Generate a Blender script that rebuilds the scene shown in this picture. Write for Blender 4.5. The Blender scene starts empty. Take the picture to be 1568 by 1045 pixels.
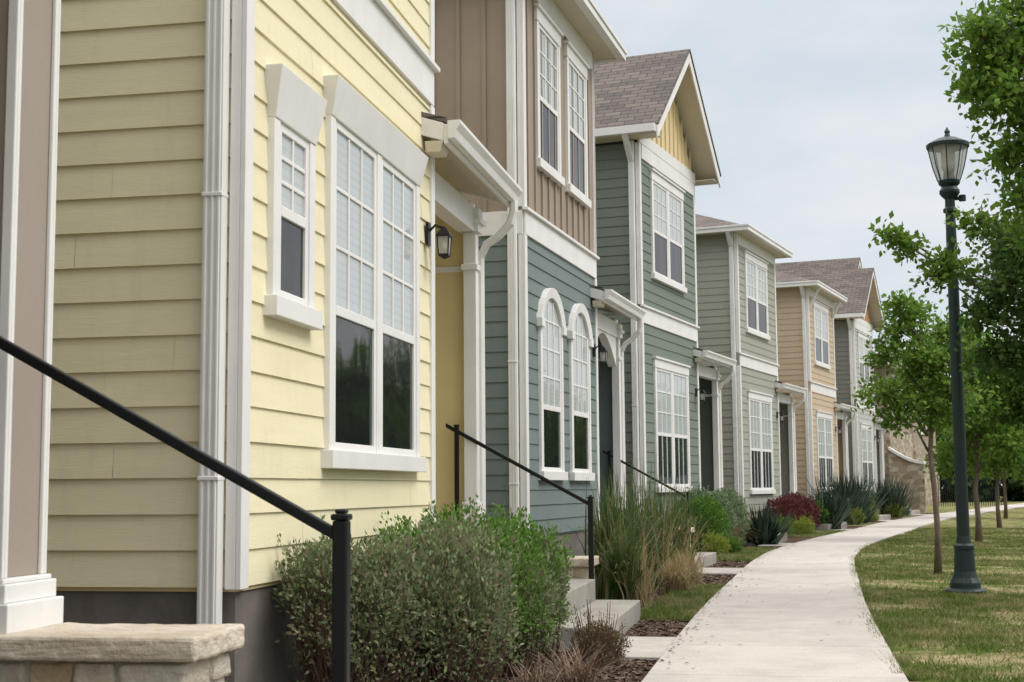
import bpy, math, random
import numpy as np
from mathutils import Vector, Matrix
random.seed(7); rng=np.random.default_rng(7)
scene=bpy.context.scene
scene.view_settings.view_transform='Standard'
scene.view_settings.look='None'
scene.view_settings.exposure=0
# ------------------------------------------------------------ materials
def newmat(name):
    m=bpy.data.materials.new(name); m.use_nodes=True
    nt=m.node_tree; b=nt.nodes['Principled BSDF']
    return m,nt,b
def N(nt,t,**k):
    n=nt.nodes.new(t)
    for a,v in k.items():
        if a in n.inputs: n.inputs[a].default_value=v
        else: setattr(n,a,v)
    return n
def paint(name,col,rough=.6,var=.12,nscale=3.,bump=.15,bscale=60.,stretch=(1,1,1),spec=.3,dirt=0.,island=0.):
    m,nt,b=newmat(name); L=nt.links
    tc=N(nt,'ShaderNodeTexCoord'); mp=N(nt,'ShaderNodeMapping'); mp.inputs['Scale'].default_value=stretch
    L.new(tc.outputs['Object'],mp.inputs['Vector'])
    n1=N(nt,'ShaderNodeTexNoise',Scale=nscale,Detail=5.,Roughness=.6); L.new(mp.outputs[0],n1.inputs['Vector'])
    cr=N(nt,'ShaderNodeValToRGB')
    cr.color_ramp.elements[0].position=.3; cr.color_ramp.elements[1].position=.7
    c0=[c*(1-var) for c in col]; c1=[min(1,c*(1+var*.6)) for c in col]
    cr.color_ramp.elements[0].color=(*c0,1); cr.color_ramp.elements[1].color=(*c1,1)
    fac=n1.outputs['Fac']
    if island>0:
        g=N(nt,'ShaderNodeNewGeometry'); ma=N(nt,'ShaderNodeMath',operation='MULTIPLY_ADD'); ma.inputs[1].default_value=island
        L.new(g.outputs['Random Per Island'],ma.inputs[0]); sb=N(nt,'ShaderNodeMath',operation='SUBTRACT'); sb.inputs[1].default_value=island/2
        L.new(fac,sb.inputs[0]); L.new(sb.outputs[0],ma.inputs[2]); fac=ma.outputs[0]
    L.new(fac,cr.inputs['Fac'])
    out=cr.outputs['Color']
    if dirt>0:
        n3=N(nt,'ShaderNodeTexNoise',Scale=9.,Detail=8.,Roughness=.75)
        mp3=N(nt,'ShaderNodeMapping'); mp3.inputs['Scale'].default_value=(1,1,.25)
        L.new(tc.outputs['Object'],mp3.inputs['Vector']); L.new(mp3.outputs[0],n3.inputs['Vector'])
        r3=N(nt,'ShaderNodeMapRange'); r3.inputs['From Min'].default_value=.52; r3.inputs['From Max'].default_value=.8
        r3.inputs['To Min'].default_value=0; r3.inputs['To Max'].default_value=dirt
        L.new(n3.outputs['Fac'],r3.inputs['Value'])
        mx=N(nt,'ShaderNodeMix',data_type='RGBA'); L.new(r3.outputs[0],mx.inputs[0]); L.new(out,mx.inputs[6])
        mx.inputs[7].default_value=(col[0]*.35,col[1]*.33,col[2]*.3,1); out=mx.outputs[2]
    L.new(out,b.inputs['Base Color'])
    b.inputs['Roughness'].default_value=rough; b.inputs['Specular IOR Level'].default_value=spec
    if bump>0:
        n2=N(nt,'ShaderNodeTexNoise',Scale=bscale,Detail=4.); L.new(mp.outputs[0],n2.inputs['Vector'])
        bp=N(nt,'ShaderNodeBump',Strength=bump,Distance=.01); L.new(n2.outputs['Fac'],bp.inputs['Height'])
        L.new(bp.outputs[0],b.inputs['Normal'])
    return m
def siding_mat(name,col): return paint(name,col,.65,.05,1.3,.12,14.,(1.2,1.2,9),.25,dirt=.16,island=.22)
def leafmat(name,cols,trans=.35,rough=.5):
    m,nt,b=newmat(name); L=nt.links
    g=N(nt,'ShaderNodeNewGeometry'); cr=N(nt,'ShaderNodeValToRGB')
    e=cr.color_ramp.elements
    while len(e)<len(cols): e.new(.5)
    for i,c in enumerate(cols):
        e[i].position=i/(len(cols)-1); e[i].color=(*c,1)
    L.new(g.outputs['Random Per Island'],cr.inputs['Fac'])
    L.new(cr.outputs[0],b.inputs['Base Color']); b.inputs['Roughness'].default_value=rough
    b.inputs['Specular IOR Level'].default_value=.3
    if trans>0:
        t=N(nt,'ShaderNodeBsdfTranslucent'); L.new(cr.outputs[0],t.inputs['Color'])
        mx=N(nt,'ShaderNodeMixShader'); mx.inputs[0].default_value=trans
        L.new(b.outputs[0],mx.inputs[1]); L.new(t.outputs[0],mx.inputs[2])
        L.new(mx.outputs[0],nt.nodes['Material Output'].inputs['Surface'])
    return m
WHITE=paint('white_trim_paint',(.77,.755,.735),.5,.06,2.,.06,30.,dirt=.16)
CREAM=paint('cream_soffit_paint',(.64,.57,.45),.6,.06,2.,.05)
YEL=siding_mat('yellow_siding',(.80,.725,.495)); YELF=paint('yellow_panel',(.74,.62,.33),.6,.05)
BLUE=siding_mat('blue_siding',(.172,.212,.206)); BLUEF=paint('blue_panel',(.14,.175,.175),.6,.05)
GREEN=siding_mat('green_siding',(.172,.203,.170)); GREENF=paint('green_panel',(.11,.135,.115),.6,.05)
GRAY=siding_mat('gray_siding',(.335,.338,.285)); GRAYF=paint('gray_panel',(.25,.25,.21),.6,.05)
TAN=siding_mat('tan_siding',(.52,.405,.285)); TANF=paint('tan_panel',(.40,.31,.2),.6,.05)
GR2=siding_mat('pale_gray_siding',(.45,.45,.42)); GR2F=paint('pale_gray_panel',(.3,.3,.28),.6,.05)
DKG=siding_mat('dark_gray_siding',(.2,.2,.175))
TAUPE=paint('taupe_paint',(.335,.28,.24),.6,.06,2.,.1)
BROWN=paint('brown_board',(.33,.262,.205),.6,.07,2.,.1); BATY=paint('gable_yellow_board',(.74,.60,.36),.6,.05)
ORNG=paint('gable_orange_board',(.6,.40,.22),.6,.05)
FOUND=paint('foundation_concrete',(.17,.15,.135),.9,.3,2.5,.3,40.,dirt=.3)
BLACK=paint('black_metal',(.006,.006,.007),.45,.1,5.,.03,100.,spec=.3)
LAMPG=paint('dark_green_metal',(.010,.026,.025),.45,.2,5.,.05,80.,spec=.4)
STUCCO=paint('tan_stucco',(.34,.28,.22),.9,.1,2.,.5,90.)
def shingle_mat():
    m,nt,b=newmat('shingle_roofing'); L=nt.links
    tc=N(nt,'ShaderNodeTexCoord'); br=N(nt,'ShaderNodeTexBrick')
    br.inputs['Scale'].default_value=1.; br.inputs['Brick Width'].default_value=.3; br.inputs['Row Height'].default_value=.13
    br.inputs['Mortar Size'].default_value=.008
    br.inputs['Color1'].default_value=(.17,.135,.12,1); br.inputs['Color2'].default_value=(.095,.08,.075,1); br.inputs['Mortar'].default_value=(.03,.027,.025,1)
    L.new(tc.outputs['UV'],br.inputs['Vector'])
    n=N(nt,'ShaderNodeTexNoise',Scale=80.,Detail=3.); L.new(tc.outputs['Object'],n.inputs['Vector'])
    mx=N(nt,'ShaderNodeMix',data_type='RGBA',blend_type='OVERLAY'); mx.inputs[0].default_value=.5
    L.new(br.outputs['Color'],mx.inputs[6]); L.new(n.outputs['Color'],mx.inputs[7]); L.new(mx.outputs[2],b.inputs['Base Color'])
    bp=N(nt,'ShaderNodeBump',Strength=.5,Distance=.01); L.new(br.outputs['Fac'],bp.inputs['Height']); bp.invert=True
    L.new(bp.outputs[0],b.inputs['Normal']); b.inputs['Roughness'].default_value=.9
    return m
ROOF=shingle_mat()
def glassmat(name,col,rough,wav=.02,blinds=False,ior=1.5):
    m,nt,b=newmat(name); L=nt.links
    tc=N(nt,'ShaderNodeTexCoord')
    n=N(nt,'ShaderNodeTexNoise',Scale=1.6,Detail=2.); L.new(tc.outputs['Object'],n.inputs['Vector'])
    bp=N(nt,'ShaderNodeBump',Strength=wav*10,Distance=.02); L.new(n.outputs['Fac'],bp.inputs['Height']); L.new(bp.outputs[0],b.inputs['Normal'])
    b.inputs['Roughness'].default_value=rough; b.inputs['IOR'].default_value=ior
    if blinds:
        wv=N(nt,'ShaderNodeTexWave',Scale=6.5); wv.bands_direction='Z'; wv.wave_profile='SAW'
        L.new(tc.outputs['Object'],wv.inputs['Vector'])
        cr=N(nt,'ShaderNodeValToRGB'); cr.color_ramp.elements[0].color=(*[c*.86 for c in col],1); cr.color_ramp.elements[1].color=(*col,1)
        cr.color_ramp.elements[1].position=.3
        L.new(wv.outputs['Fac'],cr.inputs['Fac']); L.new(cr.outputs[0],b.inputs['Base Color'])
    else: b.inputs['Base Color'].default_value=(*col,1)
    return m
GLU=glassmat('window_glass_with_blind',(.46,.50,.505),.03,blinds=True)
GLL=glassmat('window_screen_dark',(.012,.013,.016),.05,wav=.06,ior=1.38)
GLD=glassmat('window_glass_dark',(.03,.038,.038),.03)
def limestone(name,cols,bump=.6,sc=6.):
    m,nt,b=newmat(name); L=nt.links
    tc=N(nt,'ShaderNodeTexCoord'); n=N(nt,'ShaderNodeTexNoise',Scale=sc,Detail=9.,Roughness=.65); L.new(tc.outputs['Object'],n.inputs['Vector'])
    g=N(nt,'ShaderNodeNewGeometry'); ad=N(nt,'ShaderNodeMath',operation='MULTIPLY_ADD'); ad.inputs[1].default_value=.5
    L.new(g.outputs['Random Per Island'],ad.inputs[0]); 
    sb=N(nt,'ShaderNodeMath',operation='SUBTRACT'); sb.inputs[1].default_value=.22; L.new(n.outputs['Fac'],sb.inputs[0]); L.new(sb.outputs[0],ad.inputs[2])
    cr=N(nt,'ShaderNodeValToRGB'); e=cr.color_ramp.elements
    while len(e)<len(cols): e.new(.5)
    for i,c in enumerate(cols): e[i].position=.15+.7*i/(len(cols)-1); e[i].color=(*c,1)
    L.new(ad.outputs[0],cr.inputs['Fac']); L.new(cr.outputs[0],b.inputs['Base Color'])
    n2=N(nt,'ShaderNodeTexNoise',Scale=sc*5,Detail=8.,Roughness=.7); L.new(tc.outputs['Object'],n2.inputs['Vector'])
    bp=N(nt,'ShaderNodeBump',Strength=bump,Distance=.03); L.new(n2.outputs['Fac'],bp.inputs['Height']); L.new(bp.outputs[0],b.inputs['Normal'])
    b.inputs['Roughness'].default_value=.85
    return m
STONE=limestone('limestone_block',[(.44,.29,.13),(.66,.52,.32),(.70,.62,.5),(.74,.69,.6)],.9)
CAP=limestone('limestone_cap',[(.44,.35,.24),(.64,.56,.45),(.72,.66,.56)],.6,5.)
MORT=paint('mortar',(.48,.44,.38),.9,.2,10.,.5,60.)
# ------------------------------------------------------------ mesh builder
class MB:
    def __init__(s): s.v=[];s.f=[];s.m=[];s.mats=[]
    def mi(s,mat):
        if mat not in s.mats: s.mats.append(mat)
        return s.mats.index(mat)
    def poly(s,mat,pts):
        b=len(s.v); s.v+= [tuple(p) for p in pts]; s.f.append(tuple(range(b,b+len(pts)))); s.m.append(s.mi(mat))
    def hexa(s,mat,p):
        b=len(s.v); s.v+=[tuple(q) for q in p]; k=s.mi(mat)
        for q in ((0,3,2,1),(4,5,6,7),(0,1,5,4),(1,2,6,5),(2,3,7,6),(3,0,4,7)):
            s.f.append(tuple(b+i for i in q)); s.m.append(k)
    def box(s,mat,x0,x1,y0,y1,z0,z1):
        s.hexa(mat,[(x0,y0,z0),(x1,y0,z0),(x1,y1,z0),(x0,y1,z0),(x0,y0,z1),(x1,y0,z1),(x1,y1,z1),(x0,y1,z1)])
    def extr(s,mat,poly,vec):
        n=len(poly); b=len(s.v); k=s.mi(mat)
        s.v+=[tuple(p) for p in poly]+[tuple(p[i]+vec[i] for i in range(3)) for p in poly]
        s.f.append(tuple(range(b,b+n))[::-1]); s.m.append(k); s.f.append(tuple(range(b+n,b+2*n))); s.m.append(k)
        for i in range(n):
            j=(i+1)%n; s.f.append((b+i,b+j,b+n+j,b+n+i)); s.m.append(k)
    def tube(s,mat,pts,rad,n=8):
        pts=[Vector(p) for p in pts]; k=s.mi(mat); b=len(s.v)
        if not hasattr(rad,'__len__'): rad=[rad]*len(pts)
        ref=None
        for i,p in enumerate(pts):
            d=(pts[min(i+1,len(pts)-1)]-pts[max(i-1,0)])
            if d.length<1e-6: d=Vector((0,0,1))
            d.normalize()
            if ref is None: ref=Vector((1,0,0)) if abs(d.x)<.8 else Vector((0,1,0))
            a=(ref-d*ref.dot(d)).normalized(); ref=a; c=d.cross(a)
            off=math.pi/n
            for j in range(n):
                t=2*math.pi*j/n+off; q=p+(a*math.cos(t)+c*math.sin(t))*rad[i]; s.v.append(tuple(q))
        for i in range(len(pts)-1):
            for j in range(n):
                j2=(j+1)%n; s.f.append((b+i*n+j,b+i*n+j2,b+(i+1)*n+j2,b+(i+1)*n+j)); s.m.append(k)
        s.f.append(tuple(b+j for j in range(n))[::-1]); s.m.append(k)
        s.f.append(tuple(b+(len(pts)-1)*n+j for j in range(n))); s.m.append(k)
    def lathe(s,mat,prof,c=(0,0),n=20):
        b=len(s.v); k=s.mi(mat)
        for r,z in prof:
            for j in range(n):
                t=2*math.pi*(j+.5)/n; s.v.append((c[0]+r*math.cos(t),c[1]+r*math.sin(t),z))
        for i in range(len(prof)-1):
            for j in range(n):
                j2=(j+1)%n; s.f.append((b+i*n+j,b+i*n+j2,b+(i+1)*n+j2,b+(i+1)*n+j)); s.m.append(k)
    def obj(s,name,parent=None,smooth=False,bevel=0,uvroof=False):
        me=bpy.data.meshes.new(name); me.from_pydata(s.v,[],s.f); me.update()
        for m in s.mats: me.materials.append(m)
        me.polygons.foreach_set('material_index',s.m)
        if smooth: me.polygons.foreach_set('use_smooth',[True]*len(s.f))
        if uvroof:
            uv=me.uv_layers.new(name='UVMap')
            for p in me.polygons:
                n=p.normal; h=Vector((n.x,n.y,0))
                if h.length<1e-4: e=Vector((1,0,0))
                else: e=Vector((-h.y,h.x,0)).normalized()
                u2=n.cross(e)
                for li in p.loop_indices:
                    co=me.vertices[me.loops[li].vertex_index].co; uv.data[li].uv=(co.dot(e),co.dot(u2))
        o=bpy.data.objects.new(name,me); scene.collection.objects.link(o)
        if parent: o.parent=parent
        if bevel:
            b=o.modifiers.new('b','BEVEL'); b.width=bevel; b.segments=2; b.limit_method='ANGLE'
        return o
def empty(name,loc=(0,0,0),rz=0):
    e=bpy.data.objects.new(name,None); scene.collection.objects.link(e); e.location=loc; e.rotation_euler=(0,0,rz); return e
def npmesh(name,V,F,mat,parent=None):
    me=bpy.data.meshes.new(name); nv=len(V); nf,k=F.shape
    me.vertices.add(nv); me.vertices.foreach_set('co',V.astype(np.float32).ravel())
    me.loops.add(nf*k); me.loops.foreach_set('vertex_index',F.astype(np.int32).ravel())
    me.polygons.add(nf); me.polygons.foreach_set('loop_start',np.arange(0,nf*k,k,dtype=np.int32))
    me.update(calc_edges=True); me.materials.append(mat)
    o=bpy.data.objects.new(name,me); scene.collection.objects.link(o)
    if parent: o.parent=parent
    return o
# ------------------------------------------------------------ house parts
def siding(B,mat,a,b,n,z0,z1,e=.165,tb=.015):
    z=z0; a=Vector((a[0],a[1],0)); b=Vector((b[0],b[1],0)); nn=Vector((n[0],n[1],0)); Lw=(b-a).length; d=(b-a)/Lw
    while z<z1-.01:
        zt=min(z+e,z1)
        cuts=[0.]; x=random.uniform(.8,3.6)
        while x<Lw-.3: cuts.append(x); x+=3.6
        cuts.append(Lw)
        for k in range(len(cuts)-1):
            t=tb+random.uniform(-.0012,.0012); s0=cuts[k]+(.0008 if k else 0); s1=cuts[k+1]-(.0008 if k<len(cuts)-2 else 0)
            A=lambda s,o,zz:tuple(a+d*s+nn*o+Vector((0,0,zz)))
            zz=z+random.uniform(-.001,.001); z2=z+random.uniform(-.001,.001)
            b0=len(B.v); mi=B.mi(mat)
            B.v+=[A(s0,0,zz),A(s1,0,z2),A(s1,t,z2),A(s0,t,zz),A(s1,.003,zt+.004),A(s0,.003,zt+.004)]
            B.f+=[(b0,b0+1,b0+2,b0+3),(b0+3,b0+2,b0+4,b0+5)]; B.m+=[mi,mi]
        z+=e
def batten(B,mat,a,b,n,z0,z1,sp=.3):
    a=Vector((a[0],a[1],0)); b=Vector((b[0],b[1],0)); n=Vector((n[0],n[1],0)); L=(b-a).length; d=(b-a)/L
    q=lambda s,o,z:tuple(a+d*s+n*o+Vector((0,0,z)))
    B.poly(mat,[q(0,.006,z0),q(L,.006,z0),q(L,.006,z1),q(0,.006,z1)])
    s=sp*.5
    while s<L:
        B.hexa(mat,[q(s,.0,z0),q(s+.045,.0,z0),q(s+.045,.028,z0),q(s,.028,z0),q(s,.0,z1),q(s+.045,.0,z1),q(s+.045,.028,z1),q(s,.028,z1)])
        s+=sp
def arcpts(x0,x1,zs,rise,n=12,out=0):
    w=(x1-x0)/2; cx=(x0+x1)/2; R=(w*w+rise*rise)/(2*rise); cz=zs+rise-R; a0=math.asin(min(1,w/R)); R2=R+out
    return [(cx+R2*math.sin(-a0+2*a0*i/n),cz+R2*math.cos(-a0+2*a0*i/n)) for i in range(n+1)]
def window(T,G,x0,x1,z0,z1,cols=3,rows=3,mid=.5,header='flat',tw=.085,arch=0,lowgrid=False,units=1,hh=.2):
    T.box(WHITE,x0-tw-.035,x1+tw+.035,-.078,-.001,z0-.10,z0)
    T.box(WHITE,x0-tw,x0,-.045,-.001,z0+.0005,z1); T.box(WHITE,x1,x1+tw,-.045,-.001,z0+.0005,z1)
    if arch:
        out=arcpts(x0,x1,z1,arch,12,tw+.03); inn=arcpts(x0,x1,z1,arch,12,0)
        out[0]=(x0-tw-.05,z1-.0); out[-1]=(x1+tw+.05,z1)
        inn[0]=(x0,z1);inn[-1]=(x1,z1)
        for i in range(12):
            a,b=inn[i],inn[i+1]; c,d=out[i+1],out[i]
            T.hexa(WHITE,[(a[0],-.06,a[1]),(b[0],-.06,b[1]),(c[0],-.075,c[1]),(d[0],-.075,d[1]),(a[0],-.001,a[1]),(b[0],-.001,b[1]),(c[0],-.001,c[1]),(d[0],-.001,d[1])])
        T.box(WHITE,x0-tw-.055,x0-.001,-.08,-.002,z1-.1,z1-.001); T.box(WHITE,x1+.001,x1+tw+.055,-.08,-.002,z1-.1,z1-.001)
    elif header=='splay':
        a,b=x0-tw,x1+tw; h=hh
        T.hexa(WHITE,[(a,-.05,z1+.0005),(b,-.05,z1+.0005),(b,-.001,z1+.0005),(a,-.001,z1+.0005),
                      (a-.05,-.10,z1+h),(b+.03,-.10,z1+h),(b+.03,-.001,z1+h),(a-.05,-.001,z1+h)])
    else:
        T.box(WHITE,x0-tw-.02,x1+tw+.02,-.052,-.001,z1+.0005,z1+.15)
        T.box(WHITE,x0-tw-.05,x1+tw+.05,-.08,-.001,z1+.1505,z1+.185)
    g=.10; W=(x1-x0-g*(units-1))/units
    for k in range(units):
        a=x0+k*(W+g); b=a+W
        if k>0: T.box(WHITE,a-g,a,-.043,-.001,z0+.0005,z1-.0005)
        zm=z0+(z1-z0)*mid
        fw=.045
        T.box(WHITE,a,a+fw,-.036,-.001,z0,z1); T.box(WHITE,b-fw,b,-.036,-.001,z0,z1)
        T.box(WHITE,a+fw,b-fw,-.036,-.001,z0,z0+fw); 
        T.box(WHITE,a+fw,b-fw,-.038,-.001,zm-.028,zm+.028)
        if not arch: T.box(WHITE,a+fw,b-fw,-.036,-.001,z1-fw,z1)
        x_,X_=a+fw,b-fw
        top=z1-fw if not arch else z1
        G.poly(GLU,[(x_,-.022,zm+.025),(X_,-.022,zm+.025),(X_,-.022,top),(x_,-.022,top)])
        G.poly(GLD if lowgrid else GLL,[(x_,-.0215,z0+fw),(X_,-.0215,z0+fw),(X_,-.0215,zm-.025),(x_,-.0215,zm-.025)])
        ztop=top+ (arch*.9 if arch else 0)
        if arch:
            pp=arcpts(a,b,z1,arch); G.poly(GLU,[(p[0],-.022,p[1]) for p in pp][::-1])
        for i in range(1,cols):
            xx=x_+(X_-x_)*i/cols; T.box(WHITE,xx-.011,xx+.011,-.032,-.018,zm+.0285,ztop)
            if lowgrid: T.box(WHITE,xx-.011,xx+.011,-.032,-.018,z0+fw,zm-.0285)
        for j in range(1,rows+(1 if arch else 0)):
            zz=zm+.025+(top-zm-.025)*j/rows; T.box(WHITE,x_,X_,-.0315,-.018,zz-.011,zz+.011)
def wall_lamp(B,x,y,z,k=.74):
    Q=lambda v:v*k
    B.box(BLACK,x-Q(.05),x+Q(.05),y-.02,y,z-Q(.06),z+Q(.16))
    B.tube(BLACK,[(x,y-.02,z+Q(.08)),(x,y-Q(.08),z+Q(.13)),(x,y-Q(.17),z+Q(.10))],.010,6)
    c=(x,y-Q(.17))
    B.lathe(BLACK,[(.0,z+Q(.12)),(Q(.03),z+Q(.10)),(Q(.095),z+Q(.03)),(Q(.095),z+Q(.015)),(.0,z+Q(.015))],c,4)
    B.lathe(LGLASS,[(Q(.078),z+Q(.014)),(Q(.062),z-Q(.15))],c,4)
    for j in range(4):
        t=2*math.pi*(j+.5)/4
        B.tube(BLACK,[(c[0]+Q(.08)*math.cos(t),c[1]+Q(.08)*math.sin(t),z+Q(.015)),(c[0]+Q(.064)*math.cos(t),c[1]+Q(.064)*math.sin(t),z-Q(.155))],.005,4)
    B.lathe(BLACK,[(.0,z-Q(.15)),(Q(.068),z-Q(.15)),(Q(.068),z-Q(.17)),(.0,z-Q(.20))],c,4)
    B.lathe(BULB,[(.0,z-Q(.11)),(Q(.02),z-Q(.1)),(Q(.025),z-Q(.05)),(.0,z-Q(.02))],c,8)
mg,nt,b=newmat('lantern_glass')
tr=N(nt,'ShaderNodeBsdfTransparent'); tr.inputs[0].default_value=(.85,.87,.85,1)
mx=N(nt,'ShaderNodeMixShader'); mx.inputs[0].default_value=.42
b.inputs['Base Color'].default_value=(.62,.6,.56,1); b.inputs['Roughness'].default_value=.15
nt.links.new(tr.outputs[0],mx.inputs[1]); nt.links.new(b.outputs[0],mx.inputs[2]); nt.links.new(mx.outputs[0],nt.nodes['Material Output'].inputs['Surface'])
LGLASS=mg
BULB=paint('frosted_bulb',(.75,.72,.65),.4,.02,1.,0)
CONC=paint('concrete_step',(.34,.315,.28),.85,.18,3.,.4,60.,dirt=.35)
def hip(R,T,x0,x1,y0,y1,e,slope=.42):
    w=(x1-x0)/2; h=min(w,(y1-y0)/2); rz=e+h*slope
    a,b_,c,d=(x0,y0,e),(x1,y0,e),(x1,y1,e),(x0,y1,e)
    r1=((x0+x1)/2,y0+h,rz); r2=((x0+x1)/2,max(y1-h,y0+h+.01),rz)
    R.poly(ROOF,[a,b_,r1]); R.poly(ROOF,[b_,c,r2,r1]); R.poly(ROOF,[c,d,r2]); R.poly(ROOF,[d,a,r1,r2])
    T.box(CREAM,x0+.02,x1-.02,y0+.02,y1-.02,e-.099,e-.08)
    T.box(WHITE,x0-.09,x1+.09,y0-.09,y0+.015,e-.12,e+.01); T.box(WHITE,x0-.09,x0+.015,y0+.016,y1,e-.12,e+.01)
    T.box(WHITE,x1-.015,x1+.09,y0+.016,y1,e-.12,e+.01)
    T.box(WHITE,x0-.11,x1+.11,y0-.11,y0-.0905,e-.03,e+.015); T.box(WHITE,x0-.11,x0-.0905,y0-.09,y1,e-.03,e+.015)
    return rz
def gable_roof(R,T,S,cx,hw,y0,y1,eave,wallx,gm,ov=.36,sl=.86):
    e0=cx-hw-ov; e1=cx+hw+ov; pk=eave+.10+(cx-e0)*sl; zE=eave+.08; th=.1
    for (xa,xb) in ((e0,cx),(e1,cx)):
        T.poly(CREAM,[(xa,y0,zE),(xa,y1,zE),(xb,y1,pk),(xb,y0,pk)])
        T.hexa(WHITE,[(xa,y0-.03,zE-.12),(xb,y0-.03,pk-.12),(xb,y0,pk-.12),(xa,y0,zE-.12),(xa,y0-.03,zE+th),(xb,y0-.03,pk+th),(xb,y0,pk+th),(xa,y0,zE+th)])
        sgn=-1 if xa<xb else 1
        R.hexa(ROOF,[(xa,y0-.05,zE+th),(xb,y0-.05,pk+th),(xb,y1,pk+th),(xa,y1,zE+th),(xa,y0-.05,zE+th+.03),(xb,y0-.05,pk+th+.03),(xb,y1,pk+th+.03),(xa,y1,zE+th+.03)])
        xg0,xg1=(xa-.1,xa) if sgn<0 else (xa,xa+.1)
        T.box(WHITE,xg0,xg1,y0+.0,y1,zE-.02,zE+.11)
        T.box(CREAM,min(xa,xa+ov*-sgn),max(xa,xa+ov*-sgn),y0+.01,y1,zE-.03,zE-.01)
    yw=y0+.42
    S.poly(gm,[(cx-hw,yw-.002,eave+.1),(cx+hw,yw-.002,eave+.1),(cx,yw-.002,pk-.02)])
    T.box(WHITE,cx-hw-.03,cx+hw+.03,yw-.04,yw-.001,eave-.0,eave+.2)
    x=cx-hw+.25
    while x<cx+hw-.2:
        zt=eave+.10+min(x-e0,e1-x)*sl-.05
        S.box(gm,x,x+.045,yw-.028,yw-.001,eave+.2,zt); x+=.28
    return pk
def house(name,O,hdg,L=3.55,side=YEL,low=YEL,up=None,upstyle='siding',panel=YELF,roof='hip',gable=None,win='pair',zb=.5,
          W=5.8,D=9.,eave=6.85,endwall=True,column=True,lowgrid=False,zsill=1.15,ztop=3.1,arch_entry=False,near=False,bracket=False,backgable=False):
    E=empty(name,(O[0],O[1],0),math.radians(90-hdg))
    S,T,G,R,C,X=MB(),MB(),MB(),MB(),MB(),MB()
    up=up or low; R1=1.5
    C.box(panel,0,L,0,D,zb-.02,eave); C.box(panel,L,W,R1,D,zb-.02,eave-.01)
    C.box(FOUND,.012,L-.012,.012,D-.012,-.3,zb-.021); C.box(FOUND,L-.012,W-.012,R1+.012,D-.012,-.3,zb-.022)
    zbelt=3.80
    walls=[((0,0),(L,0),(0,-1)),((0,D),(0,0),(-1,0)),((L,0),(L,R1),(1,0)),((L,R1),(W,R1),(0,-1)),((W,R1),(W,D),(1,0)),((W,D),(0,D),(0,1))]
    for i,(a,b_,n) in enumerate(walls):
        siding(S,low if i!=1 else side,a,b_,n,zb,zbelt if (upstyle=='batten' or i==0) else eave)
        if upstyle=='batten': batten(S,up,a,b_,n,zbelt+.25,eave)
        elif i==0: siding(S,up,a,b_,n,zbelt+.25,eave)
    T.box(WHITE,.0,L,-.030,-.001,zbelt,zbelt+.26); T.box(WHITE,-.04,L+.04,-.065,-.002,zbelt+.261,zbelt+.295)
    if upstyle=='batten': T.box(WHITE,-.030,-.001,.0,D,zbelt,zbelt+.26)
    T.box(WHITE,.1,L-.1,-.034,-.001,eave-.25,eave-.001)
    for z0,z1 in ((zb-.01,zbelt-.001),(zbelt+.302,eave-.002)):
        T.box(WHITE,-.026,.075,-.027,-.0005,z0,z1); T.box(WHITE,-.026,-.0005,0,.05,z0,z1)
        T.box(WHITE,L-.075,L+.026,-.027,-.0005,z0,z1); T.box(WHITE,L+.0005,L+.026,0,.075,z0,z1)
    ys=.058
    T.box(WHITE,-.095,-.024,ys,ys+.095,.25,eave+.02)
    for k in range(3): T.box(WHITE,-.101,-.09,ys+.010+k*.031,ys+.025+k*.031,.25,eave)
    for z in (1.1,2.4): T.box(WHITE,-.104,-.02,ys-.003,ys+.098,z,z+.02)
    T.hexa(WHITE,[(-.095,ys,.25),(-.024,ys,.25),(-.024,ys+.095,.25),(-.095,ys+.095,.25),(-.28,ys,.1),(-.25,ys,.04),(-.25,ys+.095,.04),(-.28,ys+.095,.1)])
    if win=='yellow':
        window(T,G,.39,.84,1.99,2.87,2,3,.5,'splay',hh=.25)
        window(T,G,1.27,3.04,1.27,3.11,3,3,.42,'splay',units=2,hh=.21)
    elif win=='arch':
        window(T,G,.62,1.48,1.25,2.95,3,3,.42,arch=.28); window(T,G,2.05,2.91,1.25,2.95,3,3,.42,arch=.28)
    else:
        window(T,G,.72,2.72,zsill,ztop,3,3,.44,'flat',units=2,lowgrid=lowgrid)
    if win=='arch':
        window(T,G,.60,1.50,4.75,6.35,3,3,.46); window(T,G,2.02,2.92,4.75,6.35,3,3,.46)
    else: window(T,G,.72,2.60,4.72,6.35,3,3,.46,units=2)
    ov=.30
    if roof=='hip':
        rz=hip(R,T,-ov,L+ov,-ov,D,eave+.10)
        rz=hip(R,T,-ov-.03,W+ov,R1-ov,D+ov,eave+.085,.36)
        X.tube(WHITE,[(L*.55,2.4,rz-.9),(L*.55,2.4,rz+.15)],.04,8)
        T.hexa(WHITE,[(-.095,ys,eave-.35),(-.024,ys,eave-.35),(-.024,ys+.095,eave-.35),(-.095,ys+.095,eave-.35),(-.38,ys,eave-.02),(-.30,ys,eave-.02),(-.30,ys+.095,eave-.02),(-.38,ys+.095,eave-.02)])
        if bracket:
            for xx in (.15,L-.25): T.tube(WHITE,[(xx,-.02,eave-.6),(xx,-.30,eave-.05)],.045,4)
    else:
        pk=gable_roof(R,T,S,L/2,L/2,-.42,D+.3,eave,None,gable or BATY)
        C.extr(panel,[(0,.0,eave),(L,.0,eave),(L/2,.0,pk-.1)],(0,D,0))
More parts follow.
